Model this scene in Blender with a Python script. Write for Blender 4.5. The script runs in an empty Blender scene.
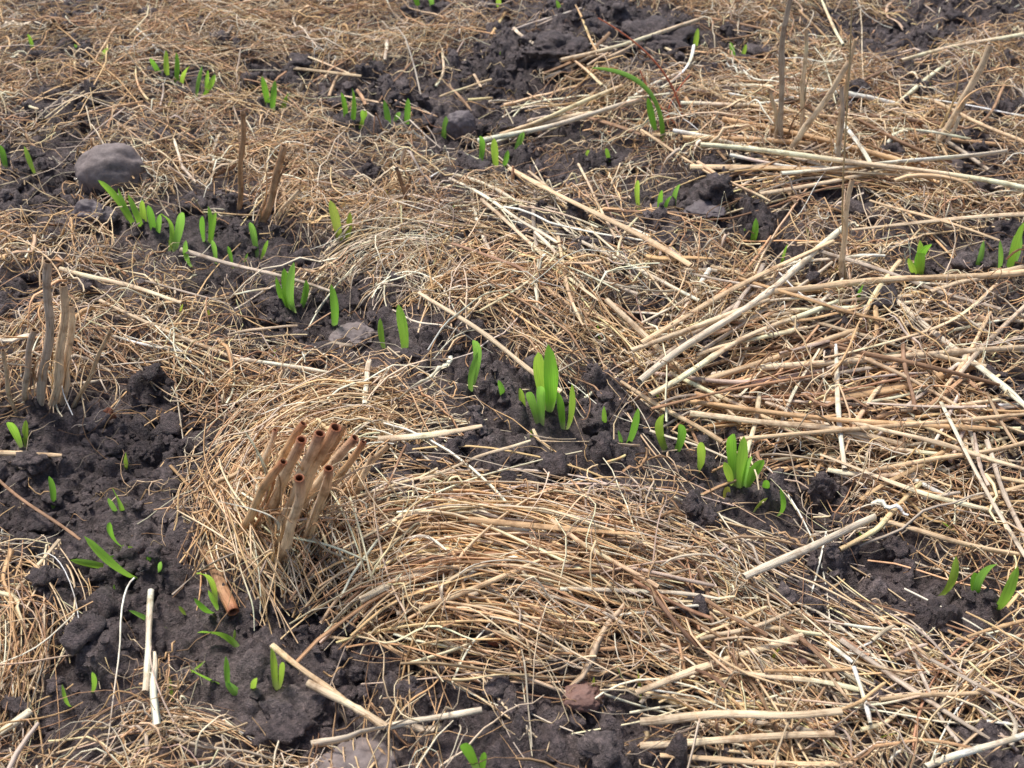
import bpy, math, numpy as np
from mathutils import Vector
rng = np.random.default_rng(11)

# ------------------------------------------------------------------ scene / camera
sc = bpy.context.scene
H = 0.70; PITCH = math.radians(42); HFOV = math.radians(50)
F = 512/math.tan(HFOV/2); cp, sp = math.cos(PITCH), math.sin(PITCH)
cam_d = bpy.data.cameras.new("camera"); cam = bpy.data.objects.new("camera", cam_d)
sc.collection.objects.link(cam); sc.camera = cam
cam.location = (0, 0, H); cam.rotation_euler = (math.radians(90)-PITCH, 0, 0)
cam_d.sensor_width = 36; cam_d.angle = HFOV; cam_d.clip_end = 1000; cam_d.clip_start = 0.01
cam_d.dof.use_dof = True; cam_d.dof.focus_distance = 0.96; cam_d.dof.aperture_fstop = 11

# survey conversions: photo measurements -> positions on the field (metres)
def G(u, v, z=0.0):
    a = (np.asarray(u, float)-512)/F; b = (384-np.asarray(v, float))/F
    t = (H-z)/(sp-b*cp)
    return a*t, t*(cp+b*sp)
def inv(x, y):
    d = y*cp+H*sp
    d = np.maximum(d, 0.05)
    return 512+F*x/d, 384-F*(y*sp-H*cp)/d
def PY(u, v, y):
    a = (u-512)/F; b = (384-v)/F
    t = y/(cp+b*sp)
    return np.array([a*t, y, H-t*(sp-b*cp)])
def pxm(v):       # metres per photo pixel at row v
    return H/(sp-(384-v)/F*cp)/F

# ------------------------------------------------------------------ noise
TAB = np.random.default_rng(3).random((8, 256, 256))
def vn(x, y, k=0):
    xi = np.floor(x).astype(int); yi = np.floor(y).astype(int)
    fx = x-xi; fy = y-yi
    fx = fx*fx*fx*(fx*(fx*6-15)+10); fy = fy*fy*fy*(fy*(fy*6-15)+10)
    T = TAB[k % 8]; a = T[xi & 255, yi & 255]; b = T[(xi+1) & 255, yi & 255]
    c = T[xi & 255, (yi+1) & 255]; d = T[(xi+1) & 255, (yi+1) & 255]
    return (a*(1-fx)+b*fx)*(1-fy)+(c*(1-fx)+d*fx)*fy
def fbm(x, y, o=3, k=0):
    s = 0; a = 1; n = 0
    for i in range(o):
        s = s+a*vn(x*2**i+17.3*i, y*2**i+9.1*i, k+i); n += a; a *= .5
    return s/n
def worley(x, y, k=0):
    xi = np.floor(x).astype(int); yi = np.floor(y).astype(int)
    best = np.full(x.shape, 9.0); hid = np.zeros(x.shape)
    for dx in (-1, 0, 1):
        for dy in (-1, 0, 1):
            cx = xi+dx; cy = yi+dy
            px = cx+TAB[k][cx & 255, cy & 255]; py = cy+TAB[k+1][cx & 255, cy & 255]
            d = (x-px)**2+(y-py)**2; m = d < best
            best = np.where(m, d, best); hid = np.where(m, TAB[k+2][cx & 255, cy & 255], hid)
    return np.sqrt(best), hid

SOIL = [(590,55,115,46),(650,35,60,28),(390,95,92,25),(470,110,50,26),(300,78,36,10),(70,205,58,34),(20,225,40,16),(30,310,38,22),
 (225,205,46,18),(350,175,40,14),(335,325,96,35),(440,345,68,33),(300,262,60,22),(510,465,126,48),(400,492,56,28),(580,420,88,33),
 (700,452,68,35),(800,490,82,48),(850,570,108,50),(740,520,60,25),(185,440,72,60),(60,475,86,58),(115,590,102,88),(20,540,40,30),
 (265,655,108,63),(400,690,145,52),(560,735,115,42),(930,600,82,44),(960,18,70,20),(905,55,50,14),(700,228,92,23),
 (720,195,66,14),(820,215,48,20),(960,395,42,15),(940,465,50,15),(560,625,36,18),(150,240,50,18),(870,700,42,20),(790,655,38,16),
 (610,270,32,12),(840,110,38,12),(500,390,58,27),(300,720,92,44),(1000,255,40,15),(90,660,38,38),(545,190,38,15),(990,120,46,12),(700,762,50,14),(640,320,28,9)]
GREENS = np.array([(.27,.60,.06),(.35,.66,.08),(.22,.50,.06),(.45,.70,.09),(.30,.60,.10)])
SD = [
 [(165,80,150,58,5),(168,82,166,50,6),(174,84,176,52,6),(180,86,190,66,5)],[(195,92,202,66,5),(200,94,215,74,5),(206,94,208,70,4)],
 [(268,105,262,76,6),(272,108,275,80,6),(280,108,290,92,5)],[(345,124,341,92,6),(350,126,352,88,7),(357,128,366,110,5)],[(368,130,362,110,5),(388,128,384,100,6),(405,128,408,98,6)],
 [(394,126,400,112,5)],[(441,140,446,116,6)],[(478,168,480,136,6),(496,168,494,138,7),(502,168,508,150,5)],[(514,155,524,132,6)],[(584,165,588,150,5)],
 [(640,208,638,180,5)],[(660,216,662,190,5),(664,216,672,196,4)],[(676,206,680,184,5)],[(34,172,24,146,7)],[(4,165,0,145,6)],[(34,52,28,34,5)],[(78,60,74,44,4),(98,60,108,48,4)],
 [(130,222,98,180,6),(134,222,118,188,6),(140,226,128,194,6),(146,228,142,200,6)],[(152,236,148,205,7),(156,236,160,214,5)],[(166,248,160,214,8),(172,248,182,212,8)],
 [(204,240,202,216,6),(210,242,216,212,6),(207,240,208,206,5)],[(214,258,212,240,5),(232,264,228,246,5)],[(256,252,250,222,7),(260,254,268,240,5)],[(190,260,186,240,5)],
 [(288,308,276,276,7),(291,308,284,268,8),(294,308,294,262,8),(298,308,306,280,7)],[(333,324,331,284,8)],[(384,344,380,318,6)],[(404,350,398,304,10)],
 [(468,390,473,340,8),(472,388,478,352,6)],[(502,402,498,380,6)],[(524,418,520,388,7)],[(538,420,528,392,8),(542,420,541,386,9)],[(546,408,538,352,12),(550,408,548,344,13),(552,406,556,366,8)],
 [(563,424,558,392,9),(568,424,572,384,8)],[(606,428,604,406,6)],[(624,448,638,408,9),(622,446,618,430,5)],[(670,452,664,414,9),(673,454,680,424,8)],[(699,472,700,442,8)],
 [(736,482,732,434,11),(740,484,744,436,10),(733,480,724,462,8)],[(744,488,764,460,11),(746,486,752,456,7)],[(763,497,766,480,7)],[(779,510,780,488,7)],
 [(782,264,788,244,6)],[(750,242,756,218,6),(748,240,744,228,4)],[(920,278,920,240,8),(924,278,932,244,9),(918,276,908,258,6)],[(972,272,984,240,6)],[(1008,270,1018,232,11),(1012,270,1024,222,9),(1002,262,1000,240,5)],
 [(940,592,956,556,8)],[(973,602,974,572,11),(980,602,998,564,11),(996,606,1018,566,11)],[(49,507,49,476,7)],[(122,514,112,488,8),(118,512,108,498,5)],[(18,440,8,422,8),(24,442,26,420,6)],
 [(140,575,84,536,12),(136,572,108,556,8),(144,570,128,546,7)],[(122,542,110,522,7)],[(154,577,150,552,8),(158,576,160,562,5)],[(120,566,70,560,7)],
 [(214,600,196,574,7),(212,606,194,598,6),(216,604,208,590,5)],[(168,626,130,614,8)],[(238,644,198,636,9)],[(228,684,190,670,9),(226,684,226,656,8)],[(250,698,226,684,9),(252,694,256,678,6)],[(274,686,272,648,9),(278,684,282,662,6)],
 [(478,768,462,744,10),(482,768,484,752,7)],[(695,48,698,28,5)],[(734,64,730,42,5),(738,64,746,44,4)],[(432,10,428,-8,5)],[(500,12,498,-4,5)],[(560,14,556,0,5)],[(420,8,414,-6,5)],
 [(70,700,62,684,5)],[(860,300,864,284,5)],[(88,690,92,672,5)],[(610,160,606,148,4)]]
for l in SD:
    SOIL.append((l[0][0], l[0][1]+4, 20, 14))
SDXY = np.array([G(l[0][0], l[0][1]) for l in SD])
def soil_mask(x, y):
    u, v = inv(x, y)
    m = np.full(np.shape(x), -1.0)
    for (cu, cv, ru, rv) in SOIL:
        m = np.maximum(m, 1-((u-cu)/ru)**2-((v-cv)/rv)**2)
    n = fbm(x*14, y*14, 3, 2)-.5
    s = np.clip((m+n*2.2)*1.6+.15, 0, 1)
    n2 = fbm(x*7+5, y*7+3, 3, 4)
    n3 = fbm(x*26+5, y*26+3, 2, 1)
    inside = (u > -60) & (u < 1090) & (v > -60) & (v < 830)
    holes = np.maximum(np.clip((n2-.60)*9, 0, 1), np.clip((n3-.68)*8, 0, 1))
    out = np.clip((n2-.50)*7, 0, 1)
    return np.where(inside, np.maximum(s, holes), out)

MOUNDS = [(290,520,.085,.028),(450,590,.10,.014),(590,600,.10,.010),(100,160,.07,.004),(590,60,.13,.03),(500,280,.13,.012),
          (780,360,.15,.010),(120,100,.2,.015),(40,640,.07,.010),(200,470,.06,-.008),(740,480,.12,-.012),(400,340,.11,-.012),(850,740,.12,.01),(250,660,.08,-.008),(50,350,.08,.012),(780,150,.12,.012)]
MG = [(*G(a, b), s, h) for a, b, s, h in MOUNDS]
def hs(x, y):      # smooth relief
    z = .040*(fbm(x*3.1, y*3.1, 2, 0)-.5)+.018*(fbm(x*11, y*11, 2, 3)-.5)
    for gx, gy, s, h in MG:
        z = z+h*np.exp(-((x-gx)**2+(y-gy)**2)/(2*s*s))
    return z
def hfull(x, y):
    wx = x+.02*(fbm(x*38, y*38, 4, 1)-.5); wy = y+.02*(fbm(x*38+9, y*38+4, 4, 5)-.5)
    s = soil_mask(x, y)
    z = hs(x, y)-.007
    d1, h1 = worley(wx*22, wy*22, 0); d2, h2 = worley(wx*52, wy*52, 2); d3, h3 = worley(wx*120, wy*120, 4)
    amp = .3+.7*s
    z = z+amp*(.022*np.sqrt(np.clip(1-(d1/.6)**2, 0, 1))*h1**2+.014*np.sqrt(np.clip(1-(d2/.64)**2, 0, 1))*h2
               +.0055*np.sqrt(np.clip(1-(d3/.7)**2, 0, 1))*(.2+h3)+.016*(fbm(x*60, y*60, 5, 6)-.5))
    return z

# ------------------------------------------------------------------ materials
def newmat(name):
    m = bpy.data.materials.new(name); m.use_nodes = True
    nt = m.node_tree; b = nt.nodes["Principled BSDF"]; return m, nt, b
def node(nt, t, **kw):
    n = nt.nodes.new(t)
    for k, v in kw.items():
        if k in n.inputs: n.inputs[k].default_value = v
        else: setattr(n, k, v)
    return n
def ramp(nt, stops):
    r = nt.nodes.new("ShaderNodeValToRGB"); e = r.color_ramp.elements
    while len(e) < len(stops): e.new(.5)
    for i, (p, c) in enumerate(stops): e[i].position = p; e[i].color = (*c, 1) if len(c) == 3 else c
    return r

def mat_soil():
    m, nt, b = newmat("moist_soil"); L = nt.links
    geo = node(nt, "ShaderNodeNewGeometry")
    n1 = node(nt, "ShaderNodeTexNoise", Scale=14, Detail=3, Roughness=.6); L.new(geo.outputs["Position"], n1.inputs["Vector"])
    n2 = node(nt, "ShaderNodeTexNoise", Scale=210, Detail=4, Roughness=.85); L.new(geo.outputs["Position"], n2.inputs["Vector"])
    r1 = ramp(nt, [(.32, (.072, .053, .054)), (.5, (.122, .093, .092)), (.7, (.20, .16, .155))]); L.new(n1.outputs["Fac"], r1.inputs["Fac"])
    r2 = ramp(nt, [(.34, (.34, .33, .33)), (.52, (.95, .95, .95)), (.70, (2.0, 1.95, 1.9))]); L.new(n2.outputs["Fac"], r2.inputs["Fac"])
    mx = node(nt, "ShaderNodeMixRGB", blend_type='MULTIPLY'); mx.inputs[0].default_value = 1
    L.new(r1.outputs[0], mx.inputs[1]); L.new(r2.outputs[0], mx.inputs[2])
    # distant field: straw litter too small to model
    sep = node(nt, "ShaderNodeVectorMath", operation='LENGTH'); L.new(geo.outputs["Position"], sep.inputs[0])
    mr = node(nt, "ShaderNodeMapRange"); mr.inputs[1].default_value = 2.6; mr.inputs[2].default_value = 4; L.new(sep.outputs["Value"], mr.inputs[0])
    r3 = ramp(nt, [(.42, (0, 0, 0)), (.52, (1, 1, 1))]); L.new(n1.outputs["Fac"], r3.inputs["Fac"])
    mm = node(nt, "ShaderNodeMath", operation='MULTIPLY'); L.new(mr.outputs[0], mm.inputs[0]); L.new(r3.outputs[0], mm.inputs[1])
    mx2 = node(nt, "ShaderNodeMixRGB"); mx2.inputs[2].default_value = (.42, .31, .2, 1); L.new(mm.outputs[0], mx2.inputs[0]); L.new(mx.outputs[0], mx2.inputs[1])
    L.new(mx2.outputs[0], b.inputs["Base Color"])
    rr = node(nt, "ShaderNodeMapRange"); rr.inputs[3].default_value = .38; rr.inputs[4].default_value = .85
    L.new(n1.outputs["Fac"], rr.inputs[0]); L.new(rr.outputs[0], b.inputs["Roughness"])
    b.inputs["Specular IOR Level"].default_value = .55
    bp2 = node(nt, "ShaderNodeBump", Strength=1.0, Distance=.007); L.new(n2.outputs["Fac"], bp2.inputs["Height"])
    L.new(bp2.outputs[0], b.inputs["Normal"])
    return m

def mat_straw(name, rough=.55, spec=.35, fine=False):
    m, nt, b = newmat(name); L = nt.links
    at = node(nt, "ShaderNodeAttribute", attribute_name="Col"); su = node(nt, "ShaderNodeAttribute", attribute_name="suv")
    mp = node(nt, "ShaderNodeMapping"); mp.inputs["Scale"].default_value = (9, 1.6, 40); L.new(su.outputs["Vector"], mp.inputs["Vector"])
    n = node(nt, "ShaderNodeTexNoise", Scale=1, Detail=2 if fine else 4, Roughness=.65); L.new(mp.outputs[0], n.inputs["Vector"])
    r = ramp(nt, [(.28, (.45, .36, .28)), (.45, (.93, .90, .85)), (.7, (1.28, 1.28, 1.27))]); L.new(n.outputs["Fac"], r.inputs["Fac"])
    mx = node(nt, "ShaderNodeMixRGB", blend_type='MULTIPLY'); mx.inputs[0].default_value = .9
    L.new(at.outputs["Color"], mx.inputs[1]); L.new(r.outputs[0], mx.inputs[2])
    last = mx
    if not fine:
        geo = node(nt, "ShaderNodeNewGeometry")
        n2 = node(nt, "ShaderNodeTexNoise", Scale=70, Detail=3, Roughness=.65); L.new(geo.outputs["Position"], n2.inputs["Vector"])
        r2 = ramp(nt, [(.35, (.45, .35, .28)), (.49, (1, 1, 1))]); L.new(n2.outputs["Fac"], r2.inputs["Fac"])
        mx2 = node(nt, "ShaderNodeMixRGB", blend_type='MULTIPLY'); mx2.inputs[0].default_value = .65
        L.new(mx.outputs[0], mx2.inputs[1]); L.new(r2.outputs[0], mx2.inputs[2]); last = mx2
        bp = node(nt, "ShaderNodeBump", Strength=.6, Distance=.0014); L.new(n.outputs["Fac"], bp.inputs["Height"]); L.new(bp.outputs[0], b.inputs["Normal"])
    L.new(last.outputs[0], b.inputs["Base Color"])
    b.inputs["Roughness"].default_value = rough; b.inputs["Specular IOR Level"].default_value = spec
    return m

def mat_leaf():
    m, nt, b = newmat("seedling_leaf"); L = nt.links
    at = node(nt, "ShaderNodeAttribute", attribute_name="Col"); su = node(nt, "ShaderNodeAttribute", attribute_name="suv")
    mp = node(nt, "ShaderNodeMapping"); mp.inputs["Scale"].default_value = (14, .7, 30); L.new(su.outputs["Vector"], mp.inputs["Vector"])
    n = node(nt, "ShaderNodeTexNoise", Scale=1, Detail=3); L.new(mp.outputs[0], n.inputs["Vector"])
    r = ramp(nt, [(.3, (.78, .80, .72)), (.7, (1.15, 1.1, 1.1))]); L.new(n.outputs["Fac"], r.inputs["Fac"])
    mx = node(nt, "ShaderNodeMixRGB", blend_type='MULTIPLY'); mx.inputs[0].default_value = 1
    L.new(at.outputs["Color"], mx.inputs[1]); L.new(r.outputs[0], mx.inputs[2]); L.new(mx.outputs[0], b.inputs["Base Color"])
    b.inputs["Roughness"].default_value = .48; b.inputs["Specular IOR Level"].default_value = .45
    bp = node(nt, "ShaderNodeBump", Strength=.3, Distance=.0008); L.new(n.outputs["Fac"], bp.inputs["Height"]); L.new(bp.outputs[0], b.inputs["Normal"])
    out = nt.nodes["Material Output"]; tr = node(nt, "ShaderNodeBsdfTranslucent"); ms = node(nt, "ShaderNodeMixShader"); ms.inputs[0].default_value = .48
    L.new(mx.outputs[0], tr.inputs[0]); L.new(b.outputs[0], ms.inputs[1]); L.new(tr.outputs[0], ms.inputs[2]); L.new(ms.outputs[0], out.inputs[0])
    return m

def mat_stone(name, c1, c2, rough=.7, sc_=45, bump=.001):
    m, nt, b = newmat(name); L = nt.links
    tc = node(nt, "ShaderNodeNewGeometry")
    n = node(nt, "ShaderNodeTexNoise", Scale=sc_, Detail=6, Roughness=.75); L.new(tc.outputs["Position"], n.inputs["Vector"])
    r = ramp(nt, [(.35, c1), (.62, c2)]); L.new(n.outputs["Fac"], r.inputs["Fac"]); L.new(r.outputs[0], b.inputs["Base Color"])
    b.inputs["Roughness"].default_value = rough
    n2 = node(nt, "ShaderNodeTexNoise", Scale=260, Detail=5, Roughness=.75); L.new(tc.outputs["Position"], n2.inputs["Vector"])
    bp = node(nt, "ShaderNodeBump", Strength=.7, Distance=bump); L.new(n2.outputs["Fac"], bp.inputs["Height"]); L.new(bp.outputs[0], b.inputs["Normal"])
    return m
M_SOIL = mat_soil(); M_STRAW = mat_straw("dry_straw"); M_FINE = mat_straw("dead_grass", .6, .25, True); M_LEAF = mat_leaf()
M_STONE = mat_stone("grey_stone", (.12, .094, .088), (.25, .205, .195), .7, 60, .0012); M_DSTONE = mat_stone("dark_stone", (.08, .064, .066), (.17, .14, .148), .6)
M_RSTONE = mat_stone("red_stone", (.13, .065, .05), (.26, .15, .12))
M_LEAFL = mat_stone("dead_leaf", (.16, .05, .025), (.32, .12, .06))

# ------------------------------------------------------------------ mesh helpers
def make_mesh(name, verts, quads, mat, col=None, suv=None, smooth=True, link=True):
    me = bpy.data.meshes.new(name)
    nf, k = quads.shape
    me.vertices.add(len(verts)); me.vertices.foreach_set("co", np.ascontiguousarray(verts, dtype=np.float32).ravel())
    me.loops.add(nf*k); me.loops.foreach_set("vertex_index", quads.astype(np.int32).ravel())
    me.polygons.add(nf); me.polygons.foreach_set("loop_start", np.arange(0, nf*k, k, dtype=np.int32))
    me.polygons.foreach_set("loop_total", np.full(nf, k, dtype=np.int32))
    me.polygons.foreach_set("use_smooth", np.full(nf, smooth))
    if col is not None:
        c = np.ones((len(verts), 4), np.float32); c[:, :3] = col
        me.attributes.new("Col", 'FLOAT_COLOR', 'POINT').data.foreach_set("color", c.ravel())
    if suv is not None:
        me.attributes.new("suv", 'FLOAT_VECTOR', 'POINT').data.foreach_set("vector", np.ascontiguousarray(suv, dtype=np.float32).ravel())
    me.materials.append(mat); me.update(); me.validate()
    ob = bpy.data.objects.new(name, me)
    if link: sc.collection.objects.link(ob)
    return ob

def tubes(P, R, col, K=4, flat=None, roll=None, T=None, along=None):
    N, S, _ = P.shape
    if T is None: T = np.gradient(P, axis=1)
    T = T/np.maximum(np.linalg.norm(T, axis=2, keepdims=True), 1e-9)
    mean = np.abs(T[..., 2]).mean(1)
    ref = np.where((mean > .75)[:, None], np.array([[0, 1, 0]]), np.array([[0, 0, 1]])).astype(float)[:, None, :]
    A = np.cross(T, np.broadcast_to(ref, T.shape)); A /= np.maximum(np.linalg.norm(A, axis=2, keepdims=True), 1e-9)
    B = np.cross(A, T)
    if roll is None: roll = np.zeros((N, S))
    if flat is None: flat = np.ones(N)
    ph = np.arange(K)/K*2*np.pi
    c, s = np.cos(roll)[..., None], np.sin(roll)[..., None]
    A2 = A*c+B*s; B2 = -A*s+B*c
    V = P[:, :, None, :]+R[:, :, None, None]*(A2[:, :, None, :]*np.cos(ph)[None, None, :, None]+B2[:, :, None, :]*(np.sin(ph)[None, None, :, None]*flat[:, None, None, None]))
    base = (np.arange(N)*S*K)[:, None, None]; i = np.arange(S-1)[None, :, None]*K; j = np.arange(K)[None, None, :]; j2 = (j+1) % K
    Q = np.stack([base+i+j, base+i+j2, base+i+K+j2, base+i+K+j], -1).reshape(-1, 4)
    if col.ndim == 2: col = np.repeat(col[:, None, :], S, 1)
    C = np.repeat(col[:, :, None, :], K, 2).reshape(-1, 3)
    if along is None:
        L = np.concatenate([np.zeros((N, 1)), np.cumsum(np.linalg.norm(np.diff(P, axis=1), axis=2), 1)], 1)
        along = L*30
    U = np.zeros((N, S, K, 3)); U[..., 0] = np.abs(np.sin(ph/2))[None, None, :]*1.0; U[..., 1] = along[:, :, None]; U[..., 2] = rng.random(N)[:, None, None]
    return V.reshape(-1, 3), Q, C, U.reshape(-1, 3)

def join(parts):
    vs, qs, cs, us = [], [], [], []; o = 0
    for v, q, c, u in parts:
        vs.append(v); qs.append(q+o); cs.append(c); us.append(u); o += len(v)
    return np.concatenate(vs), np.concatenate(qs), np.concatenate(cs), np.concatenate(us)

PAL = np.array([(.78,.575,.36),(.73,.48,.26),(.60,.50,.40),(.35,.21,.125),(.89,.77,.60),(.83,.655,.45),(.52,.32,.185)])
def colors(n, w=(4,4,2.4,1.8,2.6,3.2,1.9)):
    w = np.array(w, float); w /= w.sum()
    c = PAL[rng.choice(len(PAL), n, p=w)]
    return c*(1+rng.normal(0, .18, (n, 1)))*(1+rng.normal(0, .03, (n, 3)))

# ------------------------------------------------------------------ ground
def axis(lo, hi, st, far_lo, far_hi):
    a = list(np.arange(lo, hi, st)); s = st
    while a[-1] < far_hi: s *= 1.14; a.append(a[-1]+s)
    s = st
    while a[0] > far_lo: s *= 1.14; a.insert(0, a[0]-s)
    return np.array(a)
xs = axis(-.95, .95, .0024, -300, 300); ys = axis(.3, 1.85, .0024, -300, 300)
X, Y = np.meshgrid(xs, ys); Z = hfull(X.ravel(), Y.ravel())
r = np.hypot(X.ravel(), Y.ravel()-1); Z = np.where(r > 4, Z*.3, Z)
nx, ny = len(xs), len(ys)
idx = np.arange(nx*ny).reshape(ny, nx)
Q = np.stack([idx[:-1, :-1], idx[:-1, 1:], idx[1:, 1:], idx[1:, :-1]], -1).reshape(-1, 4)
make_mesh("ground", np.stack([X.ravel(), Y.ravel(), Z], -1), Q, M_SOIL)

# ------------------------------------------------------------------ soil crumbs
import bmesh
def ico(sub):
    bm = bmesh.new(); bmesh.ops.create_icosphere(bm, subdivisions=sub, radius=1)
    v = np.array([p.co[:] for p in bm.verts]); f = np.array([[q.index for q in p.verts] for p in bm.faces]); bm.free(); return v, f
def lump(v, amp, fr, seed):
    from mathutils import noise
    out = v.copy()
    for i, p in enumerate(v):
        q = Vector(p)*fr+Vector((seed*7.1, seed*3.3, seed))
        out[i] = p*(1+amp*noise.noise(q)+amp*.45*noise.noise(q*2.7)+amp*.25*noise.noise(q*6)+amp*.12*noise.noise(q*13))
    return out
def crumbs(n, sub, smin, smean, smax):
    iv, iff = ico(sub)
    protos = [lump(iv, .85, 1.3, s) for s in range(12)]
    px = rng.uniform(-1.0, 1.0, n); py = rng.uniform(.25, 1.9, n)
    u, v = inv(px, py)
    cl = fbm(px*20, py*20, 2, 3)
    keep = (soil_mask(px, py) > rng.random(n)*.9) & (u > -100) & (u < 1124) & (cl > .25+.35*rng.random(n))
    px, py = px[keep], py[keep]; n = len(px)
    sz = np.minimum(smin+smean*rng.exponential(1, n), smax)
    pz = hfull(px, py)+sz*.2
    cv = []; cf = []
    for i in range(n):
        a = rng.uniform(0, 6.28); c, s = math.cos(a), math.sin(a)
        p = protos[i % 12]*np.array([1, rng.uniform(.7, 1), rng.uniform(.55, .9)])*sz[i]
        cv.append(np.stack([p[:, 0]*c-p[:, 1]*s+px[i], p[:, 0]*s+p[:, 1]*c+py[i], p[:, 2]+pz[i]], -1)); cf.append(iff+i*len(iv))
    return np.concatenate(cv), np.concatenate(cf)
a1, f1 = crumbs(56000, 1, .0009, .0014, .0048); a2, f2 = crumbs(8000, 3, .003, .003, .016)
o_ = make_mesh("soil_crumbs", np.concatenate([a1, a2]), np.concatenate([f1, f2+len(a1)]), M_SOIL, smooth=False)
o_.data.polygons.foreach_set("use_smooth", np.concatenate([np.zeros(len(f1), bool), np.ones(len(f2), bool)]))

# ------------------------------------------------------------------ fine dead grass
def near_seed(P):
    N, S, _ = P.shape
    hit = np.zeros(N, bool)
    for sx, sy in SDXY:
        d = (P[..., 0]-sx)**2+((P[..., 1]-sy+.010)*.75)**2
        hit |= (d < .0135**2).any(1)
    return hit
def strands(cx, cy, theta, length, rad, curl, layer, arch, S=10, wiggle=.25, zoff=0):
    N = len(cx); t = np.linspace(-.5, .5, S)[None, :]
    ph = rng.uniform(0, 6.28, (N, 1)); fr = rng.uniform(4, 11, (N, 1))
    th = theta[:, None]+curl[:, None]*t+wiggle*rng.normal(0, 1, (N, 1))*np.sin(fr*t+ph)
    ds = (length/(S-1))[:, None]
    dx = np.cumsum(np.cos(th)*ds, 1); dy = np.cumsum(np.sin(th)*ds, 1)
    x = cx[:, None]+dx-dx[:, S//2:S//2+1]; y = cy[:, None]+dy-dy[:, S//2:S//2+1]
    sm = soil_mask(x.ravel(), y.ravel()).reshape(x.shape)
    tilt = rng.normal(0, .10, (N, 1))*length[:, None]*t
    z = hs(x, y)+np.maximum(.003, .003+(layer[:, None])*(1-.8*sm)+tilt+arch[:, None]*np.cos(np.pi*t)*.8 + .003*np.sin(fr*1.7*t+ph*2)+zoff)
    P = np.stack([x, y, z], -1)
    tt = (t+.5); R = rad[:, None]*(1-.55*tt**2)
    endsoil = .34*(sm[:, 0]+sm[:, -1]+sm[:, S//2])
    return P, R, endsoil
def emit(P, R, K=3, colw=None, flatr=(.3, .95), dark=None):
    h = near_seed(P) & (rng.random(len(P)) < .9)
    P, R = P[~h], R[~h]
    if dark is not None: dark = dark[~h]
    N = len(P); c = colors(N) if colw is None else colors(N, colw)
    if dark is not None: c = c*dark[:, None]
    flat = rng.uniform(*flatr, N); roll = rng.uniform(0, 6.28, (N, 1))+rng.normal(0, 1.2, (N, 1))*np.linspace(0, 1, P.shape[1])[None]
    tt = np.linspace(0, 1, P.shape[1])[None, :, None]
    c = c[:, None, :]*(1+rng.normal(0, .15, (N, 1, 1))*(tt-.5)*2)
    return tubes(P, R, np.clip(c, .02, .9), K=K, flat=flat, roll=roll)

parts = []
def mat_pass(N, region, lens, rads, lay, cull=.85, S=9, K=3, curl=1.2, hbias=.5, colw=None, wig=.3, flatr=(.3, .95)):
    x = rng.uniform(region[0], region[1], N); y = rng.uniform(region[2], region[3], N)
    u, v = inv(x, y)
    ins = (u > -130) & (u < 1154) & (v > -120) & (v < 900)
    k = ins if region[4] else ~ins
    k &= soil_mask(x, y) < rng.random(N)
    x, y = x[k], y[k]; N = len(x)
    fld = (fbm(x*5+3, y*5, 3, 5)-.5)*7
    th = np.where(rng.random(N) < hbias, fld+rng.normal(0, .6, N), rng.uniform(0, np.pi, N))
    th += np.pi*(rng.random(N) < .5)
    ln = lens[0]+(lens[1]-lens[0])*rng.random(N)**1.5; rd = rads[0]+(rads[1]-rads[0])*rng.random(N)**1.6
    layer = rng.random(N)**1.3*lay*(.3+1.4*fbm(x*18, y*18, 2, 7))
    P, R, es = strands(x, y, th, ln, rd, rng.normal(0, curl, N), layer, rng.exponential(.006, N)-.002, S=S, wiggle=wig)
    k = ~((es > .38) & (rng.random(N) < cull))
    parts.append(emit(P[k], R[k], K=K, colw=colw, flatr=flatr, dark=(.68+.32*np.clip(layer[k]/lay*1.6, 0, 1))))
VIEW = (-1.0, 1.0, .25, 1.95, True); OUT = (-1.8, 1.8, -.1, 2.8, False)
BROWN = (2,3,3,4,.5,1,4)
mat_pass(7500, VIEW, (.04, .14), (.0006, .0014), .010, colw=BROWN)
mat_pass(12000, VIEW, (.04, .16), (.0005, .0013), .022)
mat_pass(16000, VIEW, (.03, .09), (.0004, .0009), .026, curl=2.8, wig=.8, hbias=.2)
mat_pass(2000, VIEW, (.07, .2), (.0010, .0018), .024, curl=.6, wig=.12, hbias=.35)
mat_pass(2600, VIEW, (.015, .06), (.0009, .0019), .022, curl=.3, wig=.1, hbias=.1)
mat_pass(1400, VIEW, (.03, .12), (.0015, .0032), .02, curl=1.0, wig=.35, hbias=.3, K=4, flatr=(.06, .16), colw=(3,3,4,2,4,3,2))
mat_pass(8000, OUT, (.08, .2), (.0012, .0024), .022, S=6, K=3)
# sparse litter lying over the bare soil
N = 4400; x = rng.uniform(-.95, .95, N); y = rng.uniform(.3, 1.9, N)
P, R, es = strands(x, y, rng.uniform(0, 6.28, N), .010+.1*rng.random(N)**2, .0004+.0009*rng.random(N)**2, rng.normal(0, 1.7, N), np.full(N, .005), rng.exponential(.004, N), zoff=.005)
parts.append(emit(P, R, dark=rng.uniform(.45, 1.0, N)))

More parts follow.
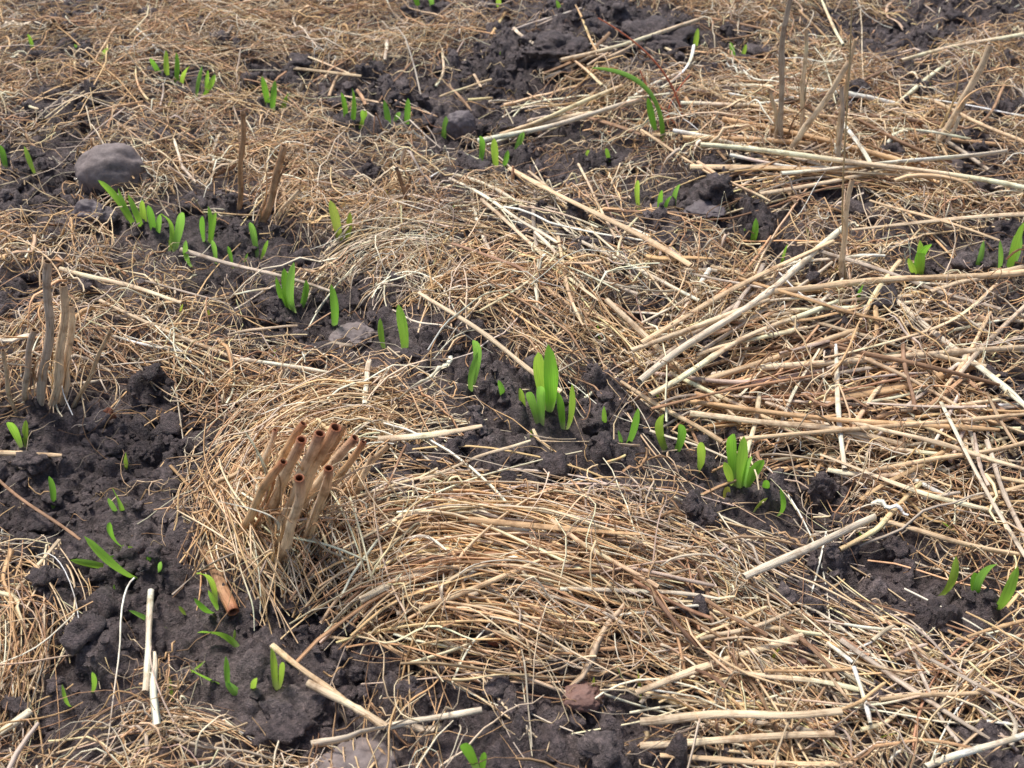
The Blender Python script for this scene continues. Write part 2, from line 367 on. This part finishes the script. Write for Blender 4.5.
# sheaves: loose strands that share a rough common direction
def sheaf(pts, spread, N, rw, S=12, K=3, colw=None, flatr=(.3, .95), zs=.65, loose=1.0):
    pts = np.array(pts, float); m = len(pts)
    off = rng.normal(0, 1.15, (N, 1))*spread
    along = pts[-1, :2]-pts[0, :2]; LL = np.linalg.norm(along); nrm = np.array([-along[1], along[0]])/LL
    C = pts[None, :, :2]+off[..., None]*nrm+rng.normal(0, spread*.8*loose, (N, m, 2))
    piv = C.mean(1, keepdims=True); an = rng.normal(0, math.radians(15)*loose, N)+np.where(rng.random(N) < .2*loose, rng.normal(0, .9, N), 0)
    ca, sa = np.cos(an)[:, None], np.sin(an)[:, None]; D = C-piv
    C = piv+np.stack([D[..., 0]*ca-D[..., 1]*sa, (D[..., 0]*sa+D[..., 1]*ca)], -1)
    Zc = pts[None, :, 2]*zs*rng.uniform(.15, 1.05, (N, 1))+rng.normal(0, .005, (N, m))
    w = .25+.6*rng.random((N, 1)); a = rng.random((N, 1))*(1-w); t = a+w*np.linspace(0, 1, S)[None]
    if m == 4: Bz = [(1-t)**3, 3*t*(1-t)**2, 3*t*t*(1-t), t**3]
    else: Bz = [1-t, t]
    uu = sum(Bz[i]*C[:, i, 0:1] for i in range(m)); vv = sum(Bz[i]*C[:, i, 1:2] for i in range(m)); zz = sum(Bz[i]*Zc[:, i:i+1] for i in range(m))
    tt = np.linspace(0, 1, S)[None]
    vv = vv+rng.normal(0, 5, (N, 1))*np.sin(tt*rng.uniform(3, 9, (N, 1))+rng.uniform(0, 6, (N, 1)))
    x, y = G(uu, vv, 0); z0 = hs(x, y)+np.maximum(zz, .004)
    x, y = G(uu, vv, z0); z = hs(x, y)+np.maximum(zz, .004)
    sm = soil_mask(x.ravel(), y.ravel()).reshape(x.shape).mean(1)
    k = rng.random(N) > sm*.55
    R = (rw[0]+(rw[1]-rw[0])*rng.random(N)**1.5)[:, None]*(1-.4*tt**2)
    return emit(np.stack([x, y, z], -1)[k], R[k], K=K, colw=colw, flatr=flatr)
GOLD = (5,5.5,1.4,2.2,2.4,4,1.8); PALE = (2,1,2,.3,6,3,.3)
FI = (.0006, .0013)
SH = [
 ([(290,585,.02),(370,470,.05),(560,500,.05),(730,620,.0)], 26, 150, (.0007,.0020), GOLD, .5),
 ([(330,610,.01),(400,520,.05),(560,540,.045),(770,650,.0)], 26, 160, (.0007,.0020), GOLD, .5),
 ([(350,600,.01),(440,580,.05),(540,640,.03),(650,640,.0)], 26, 90, (.0007,.0018), GOLD, .6),
 ([(340,590,.02),(390,640,.03),(480,690,.015),(600,690,.0)], 18, 50, (.0007,.0015), GOLD),
 ([(420,545,.02),(520,500,.04),(640,520,.03),(760,570,.0)], 18, 50, FI, GOLD),
 ([(380,600,.02),(440,540,.05),(520,545,.05),(590,600,.02)], 20, 60, (.0007,.002), PALE),
 ([(400,395,.01),(330,370,.06),(240,410,.06),(195,530,.0)], 20, 100, FI, GOLD),
 ([(330,450,.04),(270,420,.07),(205,460,.04),(200,610,.0)], 18, 80, FI, GOLD),
 ([(430,420,.0),(360,400,.05),(300,440,.06),(250,560,.02)], 20, 80, FI, GOLD),
 ([(225,470,.03),(255,520,.07),(285,560,.06),(310,620,.0)], 20, 120, FI, GOLD),
 ([(300,470,.05),(340,500,.06),(350,560,.04),(370,620,.0)], 18, 60, FI, GOLD),
 ([(500,440,.0),(430,420,.03),(360,440,.03),(300,500,.02)], 14, 40, FI, PALE),
 ([(-20,570,.03),(60,550,.05),(90,630,.03),(60,780,.0)], 22, 120, (.0005,.0011), GOLD),
 ([(30,560,.04),(10,620,.04),(40,690,.03),(10,790,.0)], 26, 130, (.0005,.0011), GOLD),
 ([(90,760,.01),(150,690,.03),(240,700,.02),(330,770,.0)], 14, 60, (.0005,.001), PALE),
 ([(60,320,.01),(150,330,.03),(240,360,.03),(330,420,.01)], 22, 60, FI, GOLD),
 ([(620,560,.01),(740,590,.03),(860,650,.02),(960,780,.0)], 34, 130, (.0006,.0017), None, .8),
 ([(600,620,.01),(700,610,.03),(820,680,.02),(900,780,.0)], 36, 120, (.0006,.0017), None, .8),
 ([(820,620,.01),(900,610,.03),(980,650,.03),(1050,740,.0)], 30, 100, (.0006,.0014), GOLD),
 ([(900,780,.01),(930,690,.03),(990,660,.03),(1060,650,.0)], 28, 100, (.0006,.0014), None),
 ([(640,700,.0),(700,720,.02),(800,730,.02),(880,710,.0)], 20, 60, (.0007,.0018), PALE),
 ([(560,470,.0),(650,480,.015),(740,520,.01),(860,590,.0)], 22, 50, (.0004,.0009), None),
 ([(600,395,.0),(690,350,.03),(760,290,.03),(860,225,.02)], 22, 60, (.0010,.0025), PALE),
 ([(640,410,.0),(740,370,.03),(850,370,.02),(1040,345,.01)], 26, 60, (.0009,.0022), GOLD),
 ([(660,300,.01),(760,300,.03),(880,290,.02),(1040,275,.01)], 24, 48, (.0009,.002), None),
 ([(680,430,.0),(780,430,.02),(900,450,.02),(1040,430,.01)], 22, 50, (.0009,.0022), GOLD),
 ([(780,420,.01),(870,470,.02),(950,500,.02),(1040,540,.01)], 26, 45, (.0009,.002), PALE),
 ([(680,120,.02),(790,120,.04),(900,170,.02),(1040,190,.01)], 14, 60, (.0008,.002), GOLD),
 ([(660,180,.01),(780,150,.04),(900,160,.03),(1040,210,.01)], 12, 50, (.0008,.002), None),
 ([(700,90,.01),(800,60,.03),(900,90,.02),(1040,60,.01)], 18, 50, (.0008,.0018), None),
 ([(470,130,.01),(540,115,.02),(590,100,.02),(660,95,.01)], 8, 30, (.0008,.0022), PALE),
 ([(440,170,.01),(520,200,.03),(600,240,.03),(700,270,.01)], 16, 60, (.0008,.002), PALE),
 ([(420,270,.02),(470,300,.04),(540,350,.03),(640,440,.0)], 18, 40, FI, GOLD),
 ([(500,230,.02),(560,260,.04),(640,340,.03),(730,420,.0)], 22, 60, (.0007,.0018), GOLD),
 ([(430,330,.0),(430,270,.04),(500,240,.05),(560,290,.02)], 22, 60, FI, GOLD),
 ([(300,300,.0),(340,225,.05),(400,215,.05),(480,240,.01)], 10, 60, (.0006,.0013), (1,0,1,0,9,1,0)),
 ([(350,300,.0),(370,250,.05),(430,245,.03),(450,300,.0)], 12, 50, (.0006,.0013), (1,0,1,0,9,1,0)),
 ([(180,130,.02),(230,110,.04),(330,130,.04),(420,170,.01)], 18, 50, FI, GOLD),
 ([(240,230,.0),(260,150,.05),(330,150,.05),(380,220,.0)], 18, 55, FI, None),
 ([(0,130,.01),(60,90,.04),(150,90,.04),(220,140,.01)], 20, 60, FI, GOLD),
 ([(60,190,.0),(70,150,.02),(110,190,.02),(160,190,.0)], 8, 26, FI, GOLD),
 ([(30,60,.01),(120,30,.04),(240,40,.04),(340,80,.01)], 18, 60, FI, GOLD),
 ([(20,400,.0),(30,320,.05),(70,300,.05),(110,360,.0)], 16, 50, FI, None),
 ([(-20,30,.01),(100,10,.02),(250,0,.02),(480,10,.01)], 16, 80, FI, None),
]
for s_ in SH: parts.append(sheaf(s_[0], s_[1], s_[2], s_[3], colw=s_[4], loose=s_[5] if len(s_) > 5 else 1.0))
v_, q_, c_, s_ = join(parts)
make_mesh("dead_grass_litter", v_, q_, M_FINE, c_, s_)
print("strand quads", len(q_))

# ------------------------------------------------------------------ long straws
def straw_paths(u1, v1, u2, v2, w, lift=.012, bow=0.0, z1=None, z2=None, kink=None):
    S = 20; t = np.linspace(0, 1, S)
    uu = u1+(u2-u1)*t; vv = v1+(v2-v1)*t
    z = np.full(S, .02)
    for _ in range(3):
        x, y = G(uu, vv, z)
        h = hs(x, y)+.004
        p = h[0]+(z1 or 0); q = h[-1]+(z2 or 0)
        ln = p+(q-p)*t
        z = ln+max(0, np.max(h-ln))*.8+lift
    x, y = G(uu, vv, z)
    d = np.array([x[-1]-x[0], y[-1]-y[0]]); L = np.linalg.norm(d); nrm = np.array([-d[1], d[0]])/L
    b = bow*L*np.sin(np.pi*t)+L*.010*np.sin(t*rng.uniform(3, 9)+rng.uniform(0, 6))
    if kink is None: kink = rng.random() < .3
    if kink:
        k0 = rng.uniform(.25, .75); b = b+rng.normal(0, .05)*L*np.minimum(t/k0, (1-t)/(1-k0))
        z = z-rng.uniform(0, .25)*lift*np.abs(t-k0)
    x = x+nrm[0]*b; y = y+nrm[1]*b
    r0 = w*.5*pxm((v1+v2)/2)
    R = r0*(1+.07*np.sin(t*9+rng.uniform(0, 6))+rng.normal(0, .03, S))
    for k in range(rng.integers(0, 2 if L < .25 else 3)):
        R[rng.integers(2, S-2)] *= 1.22
    if rng.random() < .6:   # torn end
        e = rng.uniform(.1, .6); f = np.clip((t-(1-rng.uniform(.04, .2)))/.2, 0, 1); R = R*(1-f*(1-e))
    return np.stack([x, y, z], -1), R
LS = [
(450,178,565,250,6,4),(510,168,690,266,7,0),(528,172,620,226,6,5),(478,142,642,100,7,4),(500,135,622,86,6,0),(520,128,600,112,7,5),
(640,382,850,226,9,4),(650,395,836,300,9,5),(640,342,832,240,7,0),(700,352,830,262,8,4),(655,365,790,275,6,2),(630,350,770,300,7,5),
(770,290,1040,270,8,0),(755,312,930,300,6,5),(810,405,985,362,11,1),(690,402,1000,432,8,1),(690,415,905,443,8,5),(740,440,1040,411,7,0),
(760,366,1040,346,9,5),(780,385,1040,330,6,2),(895,300,1035,415,8,4),(850,420,1040,472,7,5),(862,478,1040,512,7,1),(860,470,1040,438,6,0),
(940,402,1030,562,6,4),(985,440,1030,555,6,2),(930,292,1040,262,8,5),(880,520,1030,556,7,0),(820,455,990,510,6,5),(700,380,860,330,7,0),
(745,578,876,518,10,4),(635,692,802,634,9,5),(640,720,842,712,11,5),(640,745,835,736,9,5),(660,757,852,762,9,0),(308,682,386,728,10,5),
(386,728,482,710,8,4),(272,645,350,706,8,0),(840,640,990,738,9,2),(926,768,1030,734,9,4),(605,300,742,422,8,5),(620,382,722,442,7,0),
(420,292,562,392,6,5),(700,146,1040,192,9,5),(690,166,1040,182,7,0),(722,120,902,160,7,1),(780,172,1005,150,7,4),(760,195,900,165,6,5),
(370,360,366,404,7,4),(-10,453,62,455,7,0),(152,590,144,692,8,4),(378,440,482,426,9,5),(468,520,640,534,8,1),(440,512,560,530,6,5),(450,560,640,548,6,0),
(180,250,332,292,6,2),(60,268,182,302,6,5),(360,600,432,570,12,5),(420,610,540,560,7,0),(930,660,1040,715,6,2),(770,610,840,680,6,3),(700,640,800,610,6,5),
(860,320,900,260,6,0),(820,250,1000,310,6,2),(900,60,1040,30,6,5),(930,100,1040,150,6,0),(640,130,720,180,5,0),(560,60,700,20,5,5),(90,160,190,130,4,5),
(560,110,640,135,6,3),(580,240,700,300,6,4),(480,200,600,300,5,5),(240,360,330,372,5,4),(100,300,260,370,5,5),(540,500,700,560,5,0),(560,590,720,600,6,4),
(880,700,1000,690,6,0),(720,670,860,690,7,5),(970,500,1040,480,7,0),(900,410,1000,400,7,5),(830,345,1000,385,6,3),(720,320,860,350,5,3),(650,430,760,470,5,4),
(600,210,700,215,5,3),(850,230,1040,215,6,5),(870,200,1000,240,5,0),(60,540,10,600,5,5),(0,480,80,540,4,3),(540,440,640,445,4,5),(420,480,530,440,4,5)]
P = []; R = []; C = []
for (a, b, c, d, w, ci) in LS:
    p, r_ = straw_paths(a, b, c, d, w*.78, lift=rng.uniform(.010, .022), bow=rng.normal(0, .018), kink=False); P.append(p); R.append(r_); C.append(PAL[ci]*(.96+rng.normal(0, .08)))
for (cu, cv, su, sv, ang, sa, n_, L0, w0) in [(850,350,150,80,8,36,75,180,4.6),(760,320,80,60,35,26,34,150,4.6),(850,140,150,50,-5,36,46,160,4),(800,680,160,70,-14,40,48,130,4),
      (560,570,120,50,-12,24,34,150,4),(560,240,100,60,-35,30,32,120,3.6),(300,140,200,80,0,50,30,70,3),(100,80,120,60,0,60,18,60,3),(950,460,80,60,-10,50,34,130,4.6),(450,60,150,40,10,50,22,70,3.2),
      (300,500,60,60,50,40,14,80,3),(150,340,120,50,-15,40,20,90,3),(700,60,160,50,20,40,24,90,3.2),(950,680,70,60,-20,40,24,110,4),(600,400,100,60,-20,40,12,80,3)]:
    for i in range(n_):
        u0 = cu+rng.uniform(-1, 1)*su; v0 = cv+rng.uniform(-1, 1)*sv; an = math.radians(ang+rng.normal(0, sa)); L = L0*rng.uniform(.25, 1.15)
        p, r_ = straw_paths(u0-L/2*math.cos(an), v0+L/2*math.sin(an)*.7, u0+L/2*math.cos(an), v0-L/2*math.sin(an)*.7, w0*rng.uniform(.5, 1.2), lift=rng.uniform(.002, .02), bow=rng.normal(0, .04))
        if near_seed(p[None])[0]: continue
        P.append(p); R.append(r_); C.append(colors(1, (3,2.6,3,2.4,3,3,2))[0])
P = np.array(P); R = np.array(R); C = np.array(C); N = len(P)
ct = C[:, None, :]*(1+.2*np.sin(np.linspace(0, 1, P.shape[1])[None, :, None]*rng.uniform(2, 12, (N, 1, 1))+rng.uniform(0, 6, (N, 1, 1))))
v_, q_, c_, s_ = tubes(P, R, np.clip(ct, .02, .86), K=8, flat=rng.uniform(.3, .95, N), roll=rng.uniform(-.6, .6, (N, 1))+rng.normal(0, .6, (N, 1))*np.linspace(0, 1, P.shape[1])[None])
make_mesh("straw_stalks", v_, q_, M_STRAW, c_, s_)

# ------------------------------------------------------------------ standing stubble (hollow cut stems)
def stub_parts(items, sheath=False):
    out = []
    for (u1, v1, u2, v2, w, ci, dy, rim) in items:
        x, y = G(u1, v1, .0); z = float(hs(x, y)); x, y = G(u1, v1, z)
        A = np.array([float(x), float(y), float(hs(x, y))-.012]); B = PY(u2, v2, float(y)+dy)
        r0 = w*.5*pxm(v1)
        S = 16; t = np.linspace(0, 1, S)[:, None]
        Pp = A+(B-A)*t; L = np.linalg.norm(B-A)
        side = np.array([1, .3, 0]); Pp = Pp+side*(rng.normal(0, .03)*L*np.sin(np.pi*t)+.008*L*np.sin(t*11+rng.uniform(0, 6)))
        T = np.gradient(Pp, axis=0); rr = r0*(1.08-.16*t[:, 0])*(1+rng.normal(0, .04, S))
        rr[rng.integers(4, 11)] *= 1.2
        col = np.repeat((PAL[ci]*(.95+rng.normal(0, .08)))[None], S, 0)*(1+rng.normal(0, .08, (S, 1)))
        rc = np.array(rim)
        if sheath:
            g = np.clip((t-.72)/.28, 0, 1)*.55; col = col*(1-g)+rc*1.5*g
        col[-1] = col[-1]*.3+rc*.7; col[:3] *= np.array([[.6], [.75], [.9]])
        P2 = np.concatenate([Pp, Pp[-1:]+T[-1]*.04, Pp[-1:], Pp[-2:-1], Pp[-3:-2]]); T2 = np.concatenate([T, np.repeat(T[-1:], 4, 0)])
        r2 = np.concatenate([rr, [rr[-1]*.85, rr[-1]*.68, rr[-1]*.62, rr[-1]*.3]])
        c2 = np.concatenate([col, [rc, rc*.6, rc*.25, rc*.1]])
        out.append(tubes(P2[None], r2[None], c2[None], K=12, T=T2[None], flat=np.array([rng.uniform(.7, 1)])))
        n = 9 if sheath else 4
        a0 = rng.uniform(.0, .5, n); a1 = a0+rng.uniform(.2, .6, n)
        for k in range(n):
            tt = np.linspace(a0[k], a1[k], 9)[:, None]; ph = rng.uniform(0, 6.28)
            q = A+(B-A)*tt; o = np.array([math.cos(ph), math.sin(ph), 0.])
            fl = np.linspace(0, 1, 9)[:, None]**2.5*rng.uniform(.0, .35)*L
            q = q+o*(r0*1.12+fl)+np.array([0, 0, -1])*fl*rng.uniform(-.3, .8)
            out.append(tubes(q[None], (np.linspace(1, .2, 9)*r0*rng.uniform(.2, .6))[None], colors(1, GOLD), K=4, flat=np.array([.2]), roll=np.full((1, 9), ph)))
    return out
RED = (.34, .12, .055); BR = (.36, .22, .12)
def stub(name, items, sheath=False):
    v, q, c, s = join(stub_parts(items, sheath)); return make_mesh(name, v, q, M_STRAW, np.clip(c, .01, .9), s)
stub("stubble_clump", [(248,535,300,440,10,5,-.02,RED),(262,540,318,434,11,5,-.02,RED),(278,540,334,428,11,0,-.01,RED),(286,530,356,438,9,5,.0,RED),(252,515,303,424,8,1,.01,RED),
   (305,520,364,442,7,1,.01,RED),(238,540,282,462,8,1,-.03,RED),(268,560,300,478,9,5,-.04,RED),(295,545,330,468,9,0,-.03,RED),(222,525,300,582,11,1,-.05,RED),
   (190,520,232,612,12,6,-.10,RED),(240,500,275,430,6,5,.02,RED),(325,505,388,445,6,0,.0,BR),(340,515,372,455,6,5,.01,BR),(285,520,342,452,8,1,-.01,RED),(330,470,300,520,8,6,-.03,BR),(300,500,345,425,6,6,.01,BR)], True)
stub("stubble_clump", [(32,405,48,262,8,2,0,BR),(45,402,64,285,8,5,.01,BR),(56,395,72,305,7,5,.02,BR),(22,400,34,330,6,2,-.01,BR),(66,400,110,330,4,0,.0,BR),(14,410,4,350,4,5,0,BR)])
stub("stubble_clump", [(236,215,243,112,5,6,0,BR),(256,228,283,146,7,6,.01,BR),(268,220,300,190,5,5,0,BR)])
stub("stubble_clump", [(785,150,790,-8,5,2,0,BR),(800,150,806,30,4,5,0,BR),(778,160,850,62,6,5,.02,BR),(836,175,842,86,4,2,0,BR),(775,150,770,90,4,5,.0,BR),(840,160,856,40,4,0,.02,BR)])
stub("stubble_clump", [(928,150,990,45,7,5,.02,BR),(940,150,960,115,4,4,0,BR)])
stub("stubble_clump", [(845,285,852,180,5,5,0,BR)])
stub("twig", [(404,212,396,168,4,3,0,(.05,.03,.03)),(402,200,410,178,3,3,0,(.05,.03,.03))])

# red wiry stems
def wires(name, lst, r0, col, mat):
    ps = []
    for pts in lst:
        p = np.array(pts, float); x, y = G(p[0, 0], p[0, 1], 0); y = float(y)
        W = np.array([PY(a, b, y+.02*i) for i, (a, b) in enumerate(pts)]); W[0, 2] = float(hs(W[0, 0], W[0, 1]))-.004
        t = np.linspace(0, 1, 16)[:, None]; m = len(W)
        if m == 3: Pp = (1-t)**2*W[0]+2*t*(1-t)*W[1]+t*t*W[2]
        else: Pp = (1-t)**3*W[0]+3*t*(1-t)**2*W[1]+3*t*t*(1-t)*W[2]+t**3*W[3]
        ps.append(tubes(Pp[None], (r0*(1-.5*t[:, 0]))[None], np.array([col]), K=6))
    v, q, c, s = join(ps); return make_mesh(name, v, q, mat, c, s)
wires("red_grass_stem", [[(682,135),(675,60),(598,18)],[(672,140),(700,110),(745,118)],[(668,138),(662,105),(690,75)],[(690,145),(730,120),(760,150)],[(680,140),(650,100),(640,70)]], .0015, (.55,.17,.09), M_FINE)
wires("grass_stem", [[(845,300),(835,200),(850,120),(852,-10)],[(262,400),(200,330),(140,360)]], .0012, (.6,.45,.25), M_STRAW)

# ------------------------------------------------------------------ seedlings
def leaf(A, B, w, bend, face, yellow=0., S=12):
    t = np.linspace(0, 1, S)[:, None]
    A = np.array(A); B = np.array(B); L = np.linalg.norm(B-A)
    P = A+(B-A)*t; nrm = np.array([math.sin(face), -math.cos(face), .0])
    P = P+nrm*bend*L*(t**2-t)*1.2+np.array([math.cos(face), math.sin(face), 0])*rng.normal(0, .16)*L*(t**2-t)
    wd = np.array([math.cos(face), math.sin(face), 0.0])
    T = np.gradient(P, axis=0); T /= np.linalg.norm(T, axis=1, keepdims=True)
    Wv = wd-T*(T@wd)[:, None]; Wv /= np.linalg.norm(Wv, axis=1, keepdims=True); Nn = np.cross(T, Wv)
    tw = rng.normal(0, .4)*t; Wt = Wv*np.cos(tw)+Nn*np.sin(tw); Nt = -Wv*np.sin(tw)+Nn*np.cos(tw)
    prof = np.clip(.42+.75*t[:, 0]**.7, 0, 1)*np.sqrt(np.clip(1-np.clip((t[:, 0]-.5)/.5, 0, 1)**rng.uniform(1.5, 2.4), 0, 1))+.015
    s = np.array([-1, -.5, 0, .5, 1]); K = 5
    hw = w/2
    V = P[:, None]+Wt[:, None]*(s[None, :, None]*(prof*hw)[:, None, None])+Nt[:, None]*((np.abs(s)**1.4)[None, :, None]*(prof*hw*.38)[:, None, None])
    i = np.arange(S-1)[:, None]*K; j = np.arange(K-1)[None]
    Q = np.stack([i+j, i+j+1, i+K+j+1, i+K+j], -1).reshape(-1, 4)
    g = GREENS[rng.integers(len(GREENS))]*(1+rng.normal(0, .1))
    g = g*(1-yellow)+np.array([.6, .5, .1])*yellow
    c = g[None]*(.9+.25*t)+(np.array([.6,.65,.35])-g)[None]*np.clip(.25-t, 0, 1)*2.4
    Cc = np.repeat(c[:, None], K, 1).reshape(-1, 3)
    U = np.zeros((S, K, 3)); U[..., 0] = s[None]; U[..., 1] = t*3; U[..., 2] = rng.random()
    return V.reshape(-1, 3), Q, Cc, U.reshape(-1, 3)
def seedling(lst, yellow=0.):
    ps = []
    for (a, b, c, d, w) in lst:
        x, y = G(a, b, 0); z = float(hs(x, y))+.004; x, y = G(a, b, z); z = float(hs(x, y))
        A = np.array([float(x), float(y), z-.004]); B = PY(c, d, float(y)+rng.uniform(-.012, .012))
        if B[2] < A[2]+.012: B = PY(c, d, float(y)-.01)
        B[2] = max(B[2], float(hs(B[0], B[1]))+.014)
        ps.append(leaf(A, B, w*1.1*pxm(b), rng.normal(0, .3), rng.normal(0, .32), yellow))
    v, q, c, s = join(ps); make_mesh("cereal_seedling", v, q, M_LEAF, c, s)
for l in SD: seedling(l)
seedling([(727,502,727,490,7)], .75); seedling([(126,466,126,452,5)], .3)
seedling([(340,240,330,200,9),(345,242,350,212,6)], .4)
def blade():
    x, y = G(662, 150, 0); y = float(y); W = [PY(662, 150, y), PY(664, 95, y+.01), PY(640, 70, y), PY(592, 68, y-.03)]
    W[0][2] = float(hs(W[0][0], W[0][1]))
    t = np.linspace(0, 1, 20)[:, None]; Pp = (1-t)**3*W[0]+3*t*(1-t)**2*W[1]+3*t*t*(1-t)*W[2]+t**3*W[3]
    R = .0035*np.sqrt(np.clip(np.sin(np.pi*np.clip(t[:, 0]*.9+.1, 0, 1)), 0.02, 1))*1.3
    a = tubes(Pp[None], R[None], np.array([(.35,.62,.11)]), K=8, flat=np.array([.18]), roll=np.full((1, 20), .6))
    W2 = [PY(655, 130, y), PY(650, 110, y), PY(648, 98, y)]; P2 = (1-t)**2*W2[0]+2*t*(1-t)*W2[1]+t*t*W2[2]
    b = tubes(P2[None], R[None]*.9, np.array([(.35,.64,.11)]), K=8, flat=np.array([.25]))
    v, q, c, s = join([a, b]); make_mesh("grass_blade_plant", v, q, M_LEAF, c, s)
blade()
ps = []
for i in range(60):
    u0, v0 = rng.uniform(0, 1024), rng.uniform(10, 760)
    x, y = G(u0, v0, 0); z = float(hs(x, y)); A = np.array([float(x), float(y), z])
    B = A+np.array([rng.normal(0, .006), rng.normal(0, .006), rng.uniform(.008, .02)])
    ps.append(leaf(A, B, .003, 0, rng.normal(0, .8), rng.uniform(0, .6), S=6))
v, q, c, s = join(ps); make_mesh("weed_sprouts", v, q, M_LEAF, c, s)

# ------------------------------------------------------------------ stones
sv, sf = ico(5)
def stone(name, u0, v0, wu, hv, mat, amp=.25, fr=1.0, seed=1, flat=.7, sink=.3, rz=0.):
    m = pxm(v0); rx = wu*.5*m; rz_ = hv*.5*m*1.15*flat; ry = rx*.8
    p = lump(sv, amp, fr, seed)*np.array([rx, ry, rz_])
    c_, s_ = math.cos(rz), math.sin(rz); p = np.stack([p[:, 0]*c_-p[:, 1]*s_, p[:, 0]*s_+p[:, 1]*c_, p[:, 2]], -1)
    x, y = G(u0, v0, 0); z = float(hs(x, y))+rz_*(1-sink); x, y = G(u0, v0, z)
    o = make_mesh(name, p, sf, mat); o.location = (float(x), float(y), z); return o
stone("fieldstone", 112, 175, 67, 60, M_STONE, .18, .8, 2, .88, .6, .2)
stone("fieldstone", 92, 216, 42, 26, M_DSTONE, .4, 1, 5, 1, .5)
stone("fieldstone", 460, 127, 32, 30, M_DSTONE, .25, .9, 6, 1, .35)
stone("fieldstone", 352, 335, 44, 16, M_STONE, .3, 1, 7, .7, .3)
stone("fieldstone", 360, 770, 86, 42, M_STONE, .25, .9, 9, .8, .5)
stone("fieldstone", 584, 697, 38, 26, M_RSTONE, .35, 1, 11, .7, .5, .3)
stone("soil_clod", 292, 722, 80, 46, M_SOIL, .6, 1.6, 12, .7, .6)
stone("soil_clod", 820, 492, 32, 38, M_SOIL, .55, 1.6, 14, .9, .5)
stone("soil_clod", 872, 706, 40, 28, M_SOIL, .5, 1.6, 15, .8, .5)
stone("soil_clod", 560, 52, 60, 34, M_SOIL, .6, 1.7, 17, .7, .6)
stone("soil_clod", 650, 42, 70, 34, M_SOIL, .6, 1.7, 18, .7, .6)
stone("soil_clod", 395, 492, 54, 30, M_SOIL, .6, 1.7, 21, .8, .5)
stone("soil_clod", 795, 660, 36, 24, M_RSTONE, .4, 1.4, 22, .8, .5)
stone("soil_clod", 500, 465, 44, 26, M_SOIL, .6, 1.7, 24, .7, .5)
stone("wood_fragment", 706, 208, 40, 12, M_DSTONE, .35, 1.2, 23, .8, .3, -.3)
stone("dead_leaf_fragment", 108, 414, 14, 16, M_LEAFL, .5, 1.5, 25, .6, .1)
stone("dead_leaf_fragment", 494, 640, 14, 10, M_LEAFL, .35, 1.3, 26, .8, .1)

# ------------------------------------------------------------------ light
w = bpy.data.worlds.new("World"); sc.world = w; w.use_nodes = True
nt = w.node_tree; bg = nt.nodes["Background"]; sky = nt.nodes.new("ShaderNodeTexSky"); sky.sky_type = 'NISHITA'; sky.sun_disc = False
EL, ROT = math.radians(62), math.radians(-35)
sky.sun_elevation = EL; sky.sun_rotation = ROT; sky.air_density = 1.0; sky.dust_density = 3
nt.links.new(sky.outputs[0], bg.inputs[0]); bg.inputs[1].default_value = .15
sd = bpy.data.lights.new("sun", 'SUN'); so = bpy.data.objects.new("sun", sd); sc.collection.objects.link(so)
sd.energy = 3.9; sd.angle = math.radians(14); sd.color = (1, .95, .88)
d = Vector((math.sin(ROT)*math.cos(EL), math.cos(ROT)*math.cos(EL), math.sin(EL)))
so.rotation_euler = d.to_track_quat('Z', 'Y').to_euler()
sc.view_settings.view_transform = 'Standard'; sc.view_settings.look = 'None'; sc.view_settings.exposure = 0
